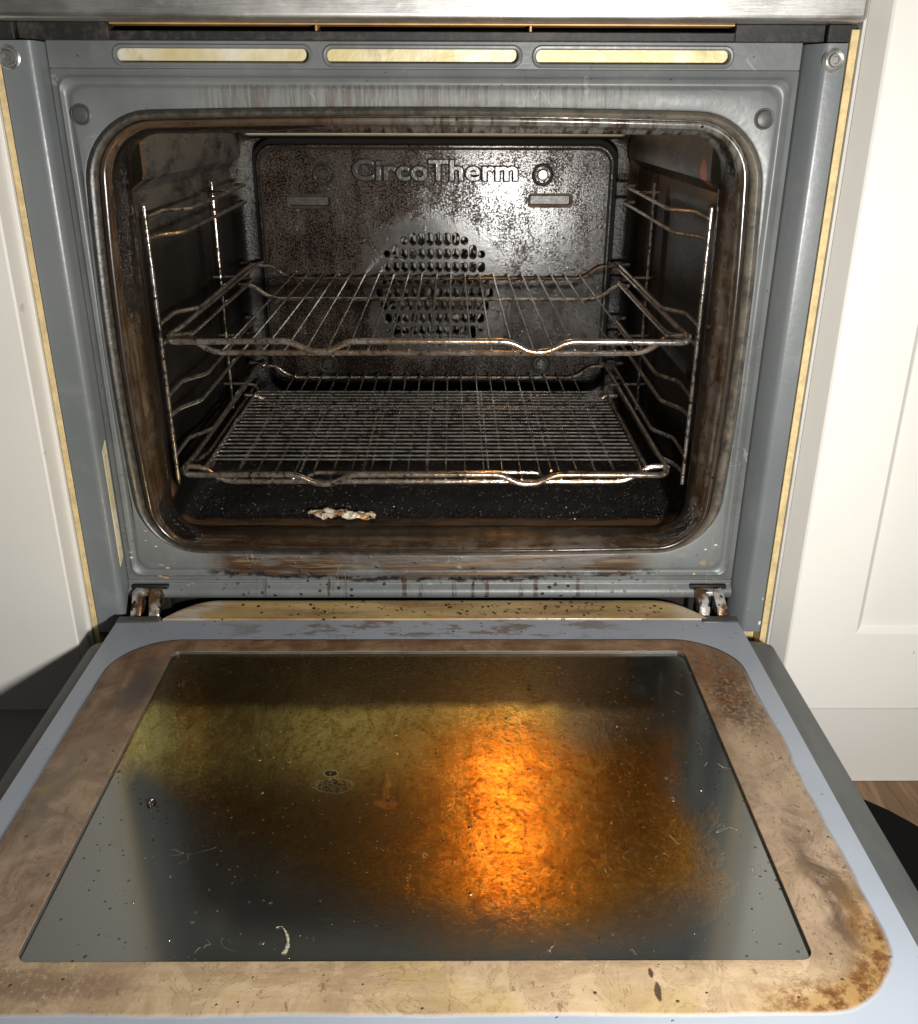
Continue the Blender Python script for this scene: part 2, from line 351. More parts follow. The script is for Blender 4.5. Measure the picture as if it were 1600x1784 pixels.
def m_window():
    """dark heat-reflecting glass with a brown translucent film of baked grease"""
    b = MatB('coated_window_glass')
    w = b.noise(9, 5, .65, off=3, dist=.5); fine = b.noise(260, 5, .75, off=5); mid = b.noise(60, 5, .7, off=8, dist=.8)
    diag = b.noise(55, 5, .7, st=(1.4, .55, 1), off=21, dist=1.2)
    e = (w-.5)*.22+(mid-.5)*.05
    left = b.x.ss(-.215, -.175); right = (b.x+e*.5).ss(.195, .145)
    frontlim = (b.y+e*.55*.45+(b.x-.05)*(b.x-.05)*-2.0).ss(-.425, -.325)
    cl = ((b.x+e*.3).ss(-.205, -.165)+(b.y+e*.4).ss(-.285, -.225)).min(1)      # bare lower-left corner
    layer = (right*frontlim*cl).min(1)
    layer = (layer*1.4-(mid-.35).max(0)*1.2*(1-layer)).max(0).min(1)*(mid.ss(.25, .5)*.25+.75)
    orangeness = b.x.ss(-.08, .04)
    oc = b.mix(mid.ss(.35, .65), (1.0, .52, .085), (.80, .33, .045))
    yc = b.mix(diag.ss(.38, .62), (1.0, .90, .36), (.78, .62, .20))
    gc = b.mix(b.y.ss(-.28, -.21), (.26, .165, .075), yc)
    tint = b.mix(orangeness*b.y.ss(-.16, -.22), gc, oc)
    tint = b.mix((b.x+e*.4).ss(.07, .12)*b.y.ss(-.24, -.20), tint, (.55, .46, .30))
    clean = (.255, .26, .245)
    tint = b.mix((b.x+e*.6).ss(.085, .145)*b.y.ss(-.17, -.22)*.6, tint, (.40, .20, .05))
    tint = b.mix((b.y+e*.15).ss(-.178, -.160)*.9, tint, (.15, .105, .06))  # far strip: dark reflection of the back wall put into the tint
    col = b.mix(layer, clean, tint)
    col = b.mix(layer*(fine*.6+diag*.4).ss(.52, .60)*.42, col, (.12, .055, .015))
    # solid specks and burnt drops
    d1, c1 = b.cellcol(240, (1, 1, 1), 4); d2, c2 = b.cellcol(95, (1, 1, 1), 14)
    sp = (d1.ss(.20, .12)*c1.ss(.84, .87)+d2.ss(.14, .07)*c2.ss(.90, .93)).min(1)
    # scratches: thin warped lines
    sc = (b.noise(30, 2, .5, st=(1, .5, 1), off=31, dist=2.0)-.5).abs().ss(.0035, .0012)*b.noise(40, 3, off=40).ss(.64, .67)
    sc_ = (b.noise(24, 2, .5, st=(.6, 1.1, 1), off=61, dist=2.5)-.5).abs().ss(.003, .001)*b.noise(34, 3, off=47).ss(.65, .67)
    sc = (sc+sc_).min(1)
    burnt = blob(b.x+(mid-.5)*.012, b.y+(fine-.5)*.006, -.071, -.259, .0125, .0075, .3)*b.voro(330, (1, 1, 1), 3, 'DISTANCE_TO_EDGE').ss(.05, .12)
    burnt = (burnt+blob(b.x+(mid-.5)*.01, b.y, -.0745, -.246, .005, .0035, .4)*fine.ss(.35, .45)).min(1)
    dr = (blob(b.x+(mid-.5)*.004, b.y, -.0345, -.262, .0022, .015, .3)+blob(b.x, b.y+(mid-.5)*.01, -.0345, -.2765, .0075, .0042, .8)).min(1)
    col = b.mix(burnt, col, (.012, .006, .004)); col = b.mix(dr*mid.ss(.3, .6)*.7, col, (.42, .12, .015))
    b.set(col=b.mix(sp, col, (.06, .045, .03)), metal=(1-sp*.7)-burnt*.95-dr*.15, rough=layer*(fine*.08+.145)+(1-layer)*.12+sp*.2, spec=.5)
    hs = b.noise(1500, 1, .5, st=(.22, 1.6, 1), off=77)
    b.bump(layer*(hs*.5+fine.ss(.50, .66)*.24+fine*.18+diag*.2+mid*.6+diag*.6)+sp*7+sc*8+burnt*.8, .00013, .9)
    # the crust also scatters light diffusely
    nt = b.nt; df = nt.nodes.new('ShaderNodeBsdfDiffuse'); mx = nt.nodes.new('ShaderNodeMixShader')
    dcol = b.mix(layer, (.080, .085, .080), b.mix(orangeness, (.07, .052, .016), (.085, .042, .011)))
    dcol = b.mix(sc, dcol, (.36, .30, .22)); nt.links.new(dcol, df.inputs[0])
    k = (layer*(mid.ss(.45, .7)*.10-.06)+.10+sc*.6).min(1)
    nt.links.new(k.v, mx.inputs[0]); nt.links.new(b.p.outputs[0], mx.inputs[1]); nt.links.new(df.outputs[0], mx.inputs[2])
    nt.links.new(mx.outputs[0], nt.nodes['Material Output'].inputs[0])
    return b.m
def m_goldlip():
    b = MatB('grease_coated_lip')
    s = b.noise(50, 5, .65, st=(.22, 1.5, 1), off=3); bl = b.noise(18, 4, off=6)
    base = b.mix(s.ss(.3, .65), (.18, .105, .04), (.37, .26, .12))
    base = b.mix(bl.ss(.5, .65)*.6, base, (.28, .20, .06))
    d, c = b.cellcol(210, (1, 1, 1), 5); sp = d.ss(.36, .26)*c.ss(.86, .9)
    base = b.mix(sp, base, (.02, .012, .008))
    bare = (b.x+(bl-.5)*.10+(s-.5)*.12).ss(-.19, -.21)
    base = b.mix(bare*s.ss(.40, .55)*.8, base, (.40, .36, .30))
    bare2 = (b.x).ss(.20, .225)
    base = b.mix(bare2*.7, base, (.45, .38, .28))
    b.set(col=base, rough=s*.2+.2, spec=.7); b.bump(s*2+sp*6, .0004, .8); return b.m
def m_wood():
    b = MatB('oak_laminate')
    ring = b.noise(9, 4, .6, st=(5, .7, 1), off=4, dist=1.0); fine = b.noise(40, 4, .7, st=(9, .5, 1), off=9)
    base = b.mix((ring*7).sin().ss(-.6, .8), (.20, .115, .058), (.30, .185, .10))
    base = b.mix(fine.ss(.5, .7)*.7, base, (.10, .055, .03))
    jt = ((b.x-.11)/.19)._m('FRACT')
    base = b.mix(((jt-.5).abs()).ss(.492, .498), base, (.03, .018, .01))
    b.set(col=base, rough=fine*.2+.35); b.bump(fine, .0003, .6); return b.m
def m_mat():
    b = MatB('black_pile'); n = b.noise(900, 3, .7); b.set(col=b.mix(n, (.004, .004, .004), (.022, .021, .020)), rough=.95, spec=.1)
    b.bump(n, .004, 1); return b.m
def m_doorside():
    b = MatB('dark_door_edge'); n = b.noise(14, 4, off=3); s = b.noise(30, 4, .6, st=(2, .3, 1))
    b.set(col=b.mix((n*.5+s*.5).ss(.35, .65), (.062, .068, .066), (.095, .10, .095)), rough=s*.15+.32, spec=.45)
    b.bump(b.noise(400, 2), .0001, .5); return b.m
def m_hinge():
    b = MatB('greasy_hinge_metal'); n = b.noise(80, 4, .7, off=4); l = b.noise(45, 4, off=9)
    base = b.mix(l.ss(.42, .56), (.62, .60, .56), (.14, .075, .035)); base = b.mix(n.ss(.55, .62), base, (.012, .009, .007))
    b.set(col=base, metal=.6, rough=n*.3+.2); b.bump(n, .001, .8); return b.m
def m_foil():
    b = MatB('burnt_crisp_scrap'); n = b.noise(110, 4, .7, off=4)
    base = b.mix(n.ss(.46, .58), (.88, .84, .70), (.42, .22, .06)); base = b.mix(b.noise(150, 3, off=8).ss(.58, .66), base, (.03, .015, .01))
    b.set(col=base, metal=.25, rough=.35); b.bump(n, .002, 1); return b.m
def m_label():
    b = MatB('yellowed_sticker'); n = b.noise(40, 4)
    base = b.mix(n.ss(.4, .6), (.62, .53, .33), (.74, .68, .50))
    tx = b.noise(1, 2, .5, st=(1, 500, 420), off=5).ss(.55, .6)*(b.y+.0083).abs().ss(.0028, .0022)*((b.z*900).sin()*0+1)*b.noise(30, 2, off=8).ss(.40, .48)
    base = b.mix(tx*.55, base, (.16, .13, .08))
    b.set(col=base, rough=.4); return b.m
def m_insul():
    b = MatB('yellow_insulation_foil'); n = b.noise(70, 4, .6); l = b.noise(16, 3, off=3)
    base = b.mix(l.ss(.4, .62), (.60, .50, .25), (.70, .66, .52)); base = b.mix(n.ss(.58, .66)*.5, base, (.42, .34, .18))
    b.set(col=base, rough=.45, metal=.2); b.bump(n, .0008, .7); return b.m

MT = dict(plate=m_plate(), flange=m_flange(), frame=m_frame(), seal=m_seal(), cavity=m_cavity(), back=m_backpanel(), emb=m_mouldings(),
          wire=m_wire('stained_chrome_wire', .55, .95), bar=m_wire('stained_chrome_bar', .7, .75), oldwire=m_wire('blackened_wire', .5, 1.3), grid=m_wire('grill_wire', .25, .85),
          steel=m_steel(), blk=m_blackpl(), cream=m_cream(), dglass=m_door_glass(), win=m_window(), lip=m_goldlip(),
          wood=m_wood(), mat=m_mat(), dside=m_doorside(), hinge=m_hinge(), foil=m_foil(), label=m_label(), insul=m_insul(),
          board=m_simple('raw_board_edge', (.58, .45, .23), .6, nsc=300, var=.18, bump=.0006),
          edging=m_simple('pale_side_edging', (.50, .49, .47), .4, var=.08),
          dark=m_simple('recess_black', (.008, .007, .006), .5), plug=m_simple('grey_plug', (.065, .064, .06), .35),  # dark: black put in for shade in gaps, hinge holes, lettering groove
          screw=m_simple('zinc_screw', (.45, .45, .43), .25, .9), tan=m_simple('warm_vent_edge', (.45, .26, .10), .4, .3),
          ink=m_simple('faded_ink', (.20, .17, .12), .6),
          crumb=m_simple('burnt_crumb', (.02, .014, .010), .14, nsc=300, var=.6, bump=.001),
          pale=m_simple('pale_crumb', (.34, .30, .22), .4, nsc=300, var=.4),
          fan=m_simple('fan_metal', (.13, .12, .105), .28, .9))
# glowing bulb
_b = MatB('warm_lamp_glass'); _b.set(col=(1, .6, .25), em=(1, .47, .12), ems=38.0); MT['bulb'] = _b.m

# ---------------------------------------------------------------- mesh helpers
def obj(name, bm, mat, parent=None, smooth=True, bevel=0, seg=2):
    bmesh.ops.recalc_face_normals(bm, faces=bm.faces) if smooth != 'keep' else None
    me = bpy.data.meshes.new(name); bm.to_mesh(me); bm.free()
    me.materials.append(mat)
    o = bpy.data.objects.new(name, me); COL.objects.link(o); o.parent = parent
    if bevel:
        md = o.modifiers.new('bevel', 'BEVEL'); md.width = bevel; md.segments = seg; md.limit_method = 'ANGLE'; md.angle_limit = .6
    if smooth:
        me.polygons.foreach_set('use_smooth', [True]*len(me.polygons))
        me.set_sharp_from_angle(angle=.7) if not bevel else me.set_sharp_from_angle(angle=1.2)
    return o
def tag(o, label=None, cat=None, group=None, kind=None):
    if label: o['label'] = label
    if cat: o['category'] = cat
    if group: o['group'] = group
    if kind: o['kind'] = kind
    return o
def empty(name, label, cat, loc, group=None):
    o = bpy.data.objects.new(name, None); COL.objects.link(o); o.empty_display_size = .05
    # children keep world-space meshes: the empty stays at the origin frame
    o.location = (0, 0, 0); return tag(o, label, cat, group)
def box(bm, x0, x1, y0, y1, z0, z1):
    r = bmesh.ops.create_cube(bm, size=1)
    for v in r['verts']:
        v.co = Vector(((x0+x1)/2+v.co.x*(x1-x0), (y0+y1)/2+v.co.y*(y1-y0), (z0+z1)/2+v.co.z*(z1-z0)))
    return r['verts']
def bx(name, m, parent, *a, bevel=.0006, **k):
    bm = bmesh.new(); box(bm, *a); return obj(name, bm, m, parent, bevel=bevel, **k)
def loft(rings, closed=True, cap0=False, cap1=False, bm=None):
    bm = bm or bmesh.new(); vs = [[bm.verts.new(p) for p in r] for r in rings]; n = len(rings[0])
    for a, b_ in zip(vs, vs[1:]):
        for i in range(n if closed else n-1):
            j = (i+1) % n; bm.faces.new((a[i], a[j], b_[j], b_[i]))
    if cap0: bm.faces.new(vs[0][::-1])
    if cap1: bm.faces.new(vs[-1])
    return bm
def smooth_path(pts, r=.006, k=4):
    """round the corners of a polyline"""
    P = [Vector(p) for p in pts]; out = [P[0]]
    for a, b_, c in zip(P, P[1:], P[2:]):
        d1 = a-b_; d2 = c-b_; q = min(r, d1.length*.48, d2.length*.48)
        s, e = b_+d1.normalized()*q, b_+d2.normalized()*q
        for i in range(k+1):
            t = i/k; out.append(s*(1-t)**2+b_*2*t*(1-t)+e*t*t)
    out.append(P[-1]); return out
def tube(pts, rad, n=8, bm=None, wob=0):
    bm = bm or bmesh.new(); P = [Vector(p) for p in pts]
    rings = []; up = Vector((0, 0, 1))
    for i, p in enumerate(P):
        t = (P[min(i+1, len(P)-1)]-P[max(i-1, 0)]).normalized()
        ref = up if abs(t.z) < .9 else Vector((1, 0, 0))
        a = t.cross(ref).normalized(); b_ = t.cross(a)
        q = rad*(1+wob*(mn.noise(p*180)))
        rings.append([p+(a*math.cos(2*math.pi*k/n)+b_*math.sin(2*math.pi*k/n))*q for k in range(n)])
    return loft(rings, True, True, True, bm)
def sub(a, b_, n):
    a, b_ = Vector(a), Vector(b_); return [a.lerp(b_, i/n) for i in range(n+1)]
def rrect(x0, x1, z0, z1, r, y, bow=0, nc=10, ns=20, bowz=None):
    """rounded rectangle ring with optionally bowed edges"""
    cx, cz = (x0+x1)/2, (z0+z1)/2; hx, hz = (x1-x0)/2, (z1-z0)/2; bowz = bow if bowz is None else bowz
    pts = []
    cor = [(hx-r, -(hz-r), -90), (hx-r, hz-r, 0), (-(hx-r), hz-r, 90), (-(hx-r), -(hz-r), 180)]
    for ci, (px, pz, a0) in enumerate(cor):
        for i in range(nc+1):
            a = math.radians(a0+90*i/nc); pts.append((px+r*math.cos(a), pz+r*math.sin(a)))
        nx = cor[(ci+1) % 4]; a = math.radians(nx[2]); e = (nx[0]+r*math.cos(a), nx[1]+r*math.sin(a)); s = pts[-1]
        for i in range(1, ns): t = i/ns; pts.append((s[0]+(e[0]-s[0])*t, s[1]+(e[1]-s[1])*t))
    out = []
    for px, pz in pts:
        wx = max(0, 1-(pz/hz)**2); wz = max(0, 1-(px/hx)**2)
        out.append((cx+px+bow*wx*px/hx, y, cz+pz+bowz*wz*pz/hz))
    return out
def to_mesh_obj(cu_obj, name, mat, parent):
    dg = bpy.context.evaluated_depsgraph_get(); dg.update()
    me = bpy.data.meshes.new_from_object(cu_obj.evaluated_get(dg)); me.transform(cu_obj.matrix_world)
    me.name = name; me.materials.clear(); me.materials.append(mat)
    o = bpy.data.objects.new(name, me); COL.objects.link(o); o.parent = parent
    bpy.data.objects.remove(cu_obj); return o
def plate_with_holes(name, mat, parent, loops, y, thick=.001, bev=.0006, flat=None):
    cu = bpy.data.curves.new(name, 'CURVE'); cu.dimensions = '2D'; cu.fill_mode = 'BOTH'
    cu.extrude = thick; cu.bevel_depth = bev; cu.bevel_resolution = 2; cu.offset = -bev
    for L in loops:
        s = cu.splines.new('POLY'); s.points.add(len(L)-1)
        for p, (a, b_) in zip(s.points, L): p.co = (a, b_, 0, 1)
        s.use_cyclic_u = True
    o = bpy.data.objects.new(name+'_curve', cu); COL.objects.link(o)
    o.rotation_euler = (math.pi/2, 0, 0); o.location = (0, y, 0)
    if flat is not None: o.rotation_euler = (0, 0, 0); o.location = (0, 0, flat)
    bpy.context.view_layer.update()
    return to_mesh_obj(o, name, mat, parent)
def loop2(x0, x1, z0, z1, r, nc=6):
    return [(p[0], p[2]) for p in rrect(x0, x1, z0, z1, r, 0, 0, nc, 1)]
def lathe(profile, c, axis='y', n=24, bm=None, cap0=True, cap1=True):
    rings = []
    for rad, d in profile:
        ring = []
        for k in range(n):
            a = 2*math.pi*k/n; u, v = rad*math.cos(a), rad*math.sin(a)
            ring.append((c[0]+u, c[1]+d, c[2]+v) if axis == 'y' else (c[0]+u, c[1]+v, c[2]+d))
        rings.append(ring)
    return loft(rings, True, cap0, cap1, bm)

# ================================================================ SETTING
bm = bmesh.new(); box(bm, -4, 4, -4, .06, -.23, -.213)
tag(obj('floor', bm, MT['wood'], smooth=False), kind='structure')
# black mat on the floor under the open door
L = loop2(-1.2, .44, -1.5, -.008, .001, 8)
outl = []
for a, b_ in L: outl.append((a, b_))
# rounded far right corner
outl = [(-1.2, -1.5), (.62, -1.5), (.62, -.9), (.60, -.55)]
for i in range(13):
    t = i/12*math.pi/2; outl.append((.345+(.475-.345+.02)*math.cos(t), -.21+.20*math.sin(t)))
outl += [(-1.2, -.0095)]
bmm = bmesh.new(); lo = [bmm.verts.new((a, b_, -.2128)) for a, b_ in outl]; hi = [bmm.verts.new((a, b_, -.206)) for a, b_ in outl]
n = len(outl)
for i in range(n): bmm.faces.new((lo[i], lo[(i+1) % n], hi[(i+1) % n], hi[i]))
bmm.faces.new(hi)
tag(obj('floor_mat', bmm, MT['mat'], smooth=False, bevel=.002), 'black pile mat with a rounded corner on the wooden floor beneath the open door', 'mat')

# ---------------------------------------------------------------- cabinets
def cabinet(side):
    if side > 0:
        c = empty('kitchen_cabinet', 'cream kitchen cabinet right of the oven, with a recessed panel door', 'cabinet', (0, 0, 0), 'cabinets either side of the oven')
        xi, xo, sg = .3125, .92, 1
    else:
        c = empty('kitchen_cabinet', 'plain cream kitchen cabinet left of the oven, partly in the shadow of the oven door', 'cabinet', (0, 0, 0), 'cabinets either side of the oven')
        xi, xo, sg = -.3255, -.93, -1
    X_ = lambda a, b_: (min(a, b_), max(a, b_))
    bmd = bmesh.new()
    x0, x1 = X_(xi, xo); z0, z1 = -.0935, .72; yf = -.045
    rail = .060 if sg > 0 else .09
    a0, a1, c0, c1 = x0+rail, x1-rail, z0+.0815, z1-.08
    xb0 = x0-.0078 if sg > 0 else x0
    rings = [[(xb0, -.023, z0), (x1, -.023, z0), (x1, -.023, z1), (xb0, -.023, z1)],
             [(x0, yf+.0015, z0), (x1, yf+.0015, z0), (x1, yf+.0015, z1), (x0, yf+.0015, z1)],
             [(x0+.0015, yf, z0+.0015), (x1-.0015, yf, z0+.0015), (x1-.0015, yf, z1-.0015), (x0+.0015, yf, z1-.0015)]]
    if sg > 0:
        def rg(i, y): return [(a0+i, y, c0+i), (a1-i, y, c0+i), (a1-i, y, c1-i), (a0+i, y, c1-i)]
        rings += [rg(0, yf), rg(.0012, yf+.0015), rg(.0045, yf+.005), rg(.006, yf+.006)]
    loft(rings, True, True, True, bmd)
    d = obj('door', bmd, MT['cream'], c, smooth=False)
    s0, s1 = X_(.3045 if sg > 0 else -.3225, xo)
    bx('carcass', MT['cream'], c, s0, s1, -.0215, .5, -.0915, .72)
    if sg > 0: bx('edging_strip', MT['edging'], c, .3025, .3045, -.0218, .3, -.0915, .72, bevel=.0003)
    t0, t1 = (.2965, .3022) if sg > 0 else (-.3218, -.3168)
    bx('board_edge', MT['board'], c, t0, t1, -.0185, .5, -.0915, .4735, bevel=.0003)
    p0, p1 = X_(.28 if sg > 0 else -.28, xo)
    bx('plinth', MT['cream'], c, p0, p1, -.001, .02, -.2128, -.0925)
    return c
cabinet(1); cabinet(-1)
bx('shelf_board', MT['board'], None, -.314, .2955, -.004, .5, -.046, -.0295)
bpy.data.objects['shelf_board']['label'] = 'raw board shelf under the oven between both cabinets'
bpy.data.objects['shelf_board']['category'] = 'shelf'

# ================================================================ OVEN
OV = empty('oven', 'dirty built-in oven with its door hanging open, grey front and black greasy cavity', 'oven', (0, 0, 0))
# --- main face plate: from its seam inwards to the opening
ex0, ex1, ez0, ez1 = -.2895, .2688, .0195, .4470
rg = []
def R(ins, y, r, bow=0): rg.append(rrect(ex0+ins, ex1-ins, ez0+ins, ez1-ins, r, y, bow, 10, 30))
R(0, .004, .0015); R(0, .0004, .0015); R(.0008, 0, .002); R(.0035, 0, .004)
R(.0050, -.0012, .007); R(.0062, -.0022, .009); R(.0074, -.0012, .010); R(.0085, .0002, .011)
R(.0100, .0006, .012); R(.0113, .0002, .0125); R(.0125, -.0010, .013); R(.0140, -.0013, .014)
ox0, ox1, oz0, oz1 = -.2705, .2475, .0495, .4175     # opening edge
def O(ins, y, r, bow=.0075, bz=.0040, lst=None):
    ib = ins*.35 if ins > 0 else ins; it = ins*.72 if ins > 0 else ins
    return rrect(ox0+ins, ox1-ins, oz0+ib, oz1-it, r, y, bow, 10, 30, bz)
rg.append(O(-.0016, -.0013, .0520)); rg.append(O(-.0004, -.0008, .0510)); rg.append(O(.0002, .0010, .050))
obj('face_plate', loft(rg), MT['plate'], OV)
# rolled bottom strip and top strip
prof = [(.004, .0195), (.0, .0193), (-.0004, .0175), (.0012, .0160), (.0006, .0145), (-.0030, .0125), (-.0050, .0095), (-.0052, .0065), (-.0035, .0030), (.0000, .0008), (.006, -.0008), (.02, -.0015)]
obj('lower_roll', loft([[(x, y, z) for y, z in prof] for x in [ex0+i*(ex1-ex0)/40 for i in range(41)]], False), MT['plate'], OV)
slots = [(-.2385, -.0968), (-.0832, .0585), (.0718, .2155)]
loops = [loop2(ex0, ex1, .4472, .4665, .0005, 2)]+[loop2(a, b_, .4515, .4606, .0044, 8) for a, b_ in slots]
plate_with_holes('upper_strip', MT['plate'], OV, loops, .0012, .0006, .0006)
for a, b_ in slots:
    bm = loft([rrect(a-.0035, b_+.0035, .4480, .4641, .0075, .0002, 0, 8, 4), rrect(a-.0022, b_+.0022, .4493, .4628, .0062, -.0012, 0, 8, 4),
               rrect(a-.0008, b_+.0008, .4507, .4614, .005, -.0010, 0, 8, 4), rrect(a, b_, .4515, .4606, .0044, .0004, 0, 8, 4), rrect(a, b_, .4515, .4606, .0044, .003, 0, 8, 4)])
    s = obj('vent_slot', bm, MT['plate'], OV)
    bx('insulation', MT['insul'], s, a-.002, b_+.002, .0060, .009, .449, .464)
# rivets
for x, z in ((-.2705, .4155), (.2462, .4140)):
    bm = lathe([(.0078, -.0010), (.0077, -.0018), (.0070, -.0021), (.0064, -.0019), (.0061, -.0024), (.0056, -.0036), (.0040, -.0041), (.0008, -.0042)], (x, 0, z))
    obj('plug', bm, MT['plug'], OV)
# --- seal and rim
bm = loft([O(-.0004, .0012, .0505), O(.0002, -.0012, .050), O(.0018, -.0034, .049), O(.0042, -.0046, .047), O(.0068, -.0038, .0445), O(.0084, -.0016, .043), O(.0090, .0012, .0425)])
obj('seal', bm, MT['seal'], OV)
bm = loft([O(.0086, .0035, .0425), O(.0094, .0035, .0418), O(.0099, .0004, .0413), O(.0106, -.0010, .0405), O(.0122, -.0016, .039), O(.0136, -.0014, .0375), O(.0148, -.0007, .0365), O(.0158, .0003, .0356), O(.0166, .0016, .0348, .0072, .0039), O(.0171, .0032, .0342, .0070, .0038), O(.0173, .006, .0338, .0068, .0037),
           O(.0176, .012, .032, .006, .0034), O(.0190, .0180, .030, .005, .003), O(.0206, .0235, .028, .004, .0024), O(.0226, .029, .027, .003, .0012), O(.0210, .036, .026, .002, .0)])
obj('rim', bm, MT['frame'], OV)
# --- cavity liner with pressed side walls
cx0, cx1, cz0, cz1 = -.2535, .2325, .0525, .4175
def bumpf(u, lo, hi, w):   # soft top-hat
    s = lambda t: max(0, min(1, t))**2*(3-2*max(0, min(1, t)))
    return s((u-lo)/w+.5)*s((hi-u)/w+.5)
rings = []
ys = [.028+i*(.405-.028)/76 for i in range(77)]
for y in ys:
    ring = []
    for (x, _, z) in rrect(cx0, cx1, cz0, cz1, .018, y, 0, 10, 60):
        side = 1 if x > X0 else -1
        on = min(1, max(0, (abs(x-X0)-.225)/.012))
        h = .015*bumpf(z, .362, .45, .014)                          # moulded shoulder near the ceiling
        h += .004*bumpf(z, .335, .352, .010)*bumpf(y, .05, .23, .04)
        h += .0035*bumpf(y, .236, .248, .006)*bumpf(z, .08, .352, .02)
        h += .0045*bumpf(y, .300, .322, .007)*bumpf(z, .06, .352, .02)
        h += .006*bumpf(z, .085, .10, .012)*bumpf(y, .03, .43, .02)
        h += .004*bumpf(z, .185, .195, .010)*bumpf(y, .08, .22, .02)
        fl = 1 if z < cz0+.003 else 0
        zz = z + (.0025*bumpf(y, .09, .36, .03)*bumpf(x, -.20, .18, .03) if fl else 0)
        if z > .40:      # unseen ceiling: raised middle, rear slope shaped to throw torch light into the window
            up = .0275*min(1, max(0, (y-.045)/.02))
            dn = .0275+.0275*1.0
            k = min(1, max(0, (y-.300)/.100)); zz = z+up-dn*k*min(1, max(0, (z-.40)/.0175))
        ring.append((x-side*h*on, y, zz))
    rings.append(ring)
def RR(ins, y, r): return rrect(cx0+ins, cx1-ins, cz0+ins, .3895-min(ins, .003), r, y, 0, 10, 60)
rings += [RR(.0015, .414, .018), RR(.006, .4215, .018), RR(.012, .4245, .018), RR(.024, .425, .018), RR(.026, .427, .018), RR(.028, .47, .018)]
obj('cavity_liner', loft(rings, True, False, True), MT['cavity'], OV)
# --- back panel with fan holes
px0, px1, pz0, pz1 = -.2225, .2015, .096, .3800
holes = []
fc = (-.0125, .2135)
pitch_x = .01055
def slot_loop(x, z0, z1, w=.0078):
    return loop2(x-w/2, x+w/2, z0, z1, w/2*.98, 5)
rows = [(.2715, 6, 0), (.2555, 8, 0), (.2395, 12, 0), (.2240, 13, 1), (.2080, 14, 0), (.1925, 13, 1), (.1765, 12, 0), (.1610, 8, 0), (.1475, 6, 0)]
for zc, k, odd in rows:
    for i in range(k):
        x = fc[0]+(i-(k-1)/2)*pitch_x
        hh = .0056
        rr_ = math.hypot(x-fc[0], 0)
        lim = math.sqrt(max(0, .0735**2-(x-fc[0])**2))
        up = zc > fc[1]
        z0_, z1_ = zc-hh, zc+hh
        if zc == .2715: z1_ = min(zc+.0085, fc[1]+lim*.985)
        if zc == .1475: z0_ = max(zc-.0085, fc[1]-lim*.985)
        holes.append(slot_loop(x, z0_, z1_))
    if k == 8:
        for sx in (-1, 1):
            u = 1 if zc > fc[1] else -1
            x = fc[0]+sx*(4.5)*pitch_x; holes.append(slot_loop(x, zc-hh+(0 if u > 0 else -.0045), zc+hh+(.0045 if u > 0 else 0)))
            x = fc[0]+sx*(5.5)*pitch_x; holes.append(slot_loop(x, zc-.0042-(0 if u > 0 else -.001), zc+.0035))
    if k == 6:
        for sx in (-1, 1):
            x = fc[0]+sx*3.5*pitch_x; holes.append(slot_loop(x, zc-.0045, zc+.0038))
rects = [(-.1865, -.1375, .3110, .3215), (.1035, .1515, .3130, .3235)]
loops = [loop2(px0, px1, pz0, pz1, .022, 10)]+holes+[loop2(a, b_, c, d, .0015, 3) for a, b_, c, d in rects]
BP = plate_with_holes('back_panel', MT['back'], OV, loops, .4125, .0022, .0010)
# pressed border of the panel
bm = loft([rrect(px0-.0075, px1+.0075, pz0-.0075, pz1+.0075, .029, .425, 0, 10, 8), rrect(px0-.006, px1+.006, pz0-.006, pz1+.006, .027, .4215, 0, 10, 8), rrect(px0-.003, px1+.003, pz0-.003, pz1+.003, .024, .4195, 0, 10, 8),
           rrect(px0-.001, px1+.001, pz0-.001, pz1+.001, .022, .4165, 0, 10, 8), rrect(px0+.0015, px1-.0015, pz0+.0015, pz1-.0015, .0205, .4100, 0, 10, 8), rrect(px0+.004, px1-.004, pz0+.004, pz1-.004, .019, .4082, 0, 10, 8), rrect(px0+.006, px1-.006, pz0+.006, pz1-.006, .0175, .4096, 0, 10, 8)])
obj('pressed_border', bm, MT['emb'], BP)
for a, b_, c, d in rects:
    bm = loft([rrect(a-.003, b_+.003, c-.003, d+.003, .004, .4092, 0, 6, 3), rrect(a-.0015, b_+.0015, c-.0015, d+.0015, .003, .4080, 0, 6, 3), rrect(a, b_, c, d, .002, .4088, 0, 6, 3), rrect(a+.0008, b_-.0008, c+.0008, d-.0008, .0015, .4170, 0, 6, 3)], True, False, True)
    s = obj('slot', bm, MT['seal'], BP)
# lettering
t = bpy.data.curves.new('txt', 'FONT'); t.body = 'CircoTherm'; t.size = .040; t.extrude = .0008; t.bevel_depth = .0013; t.bevel_resolution = 3; t.offset = .0006
t.space_character = 1.04; t.align_x = 'LEFT'
to = bpy.data.objects.new('txt', t); COL.objects.link(to); to.rotation_euler = (math.pi/2, 0, 0); bpy.context.view_layer.update()
dm = to.dimensions.copy(); sx = .1975/dm.x
to.scale = (sx, .0250/dm.y, 1); to.location = (-.1095, .4075, .3415); bpy.context.view_layer.update()
t2 = t.copy(); t2.offset = .0022; t2.extrude = .0003; t2.bevel_depth = .0006
to2 = bpy.data.objects.new('txt2', t2); COL.objects.link(to2); to2.rotation_euler = to.rotation_euler; to2.scale = to.scale; to2.location = to.location; to2.location.y = .4090
bpy.context.view_layer.update()
to_mesh_obj(to2, 'lettering_edge', MT['dark'], BP)
LT = to_mesh_obj(to, 'lettering', MT['emb'], BP)
LT.data.polygons.foreach_set('use_smooth', [True]*len(LT.data.polygons)); LT.data.set_sharp_from_angle(angle=.9)
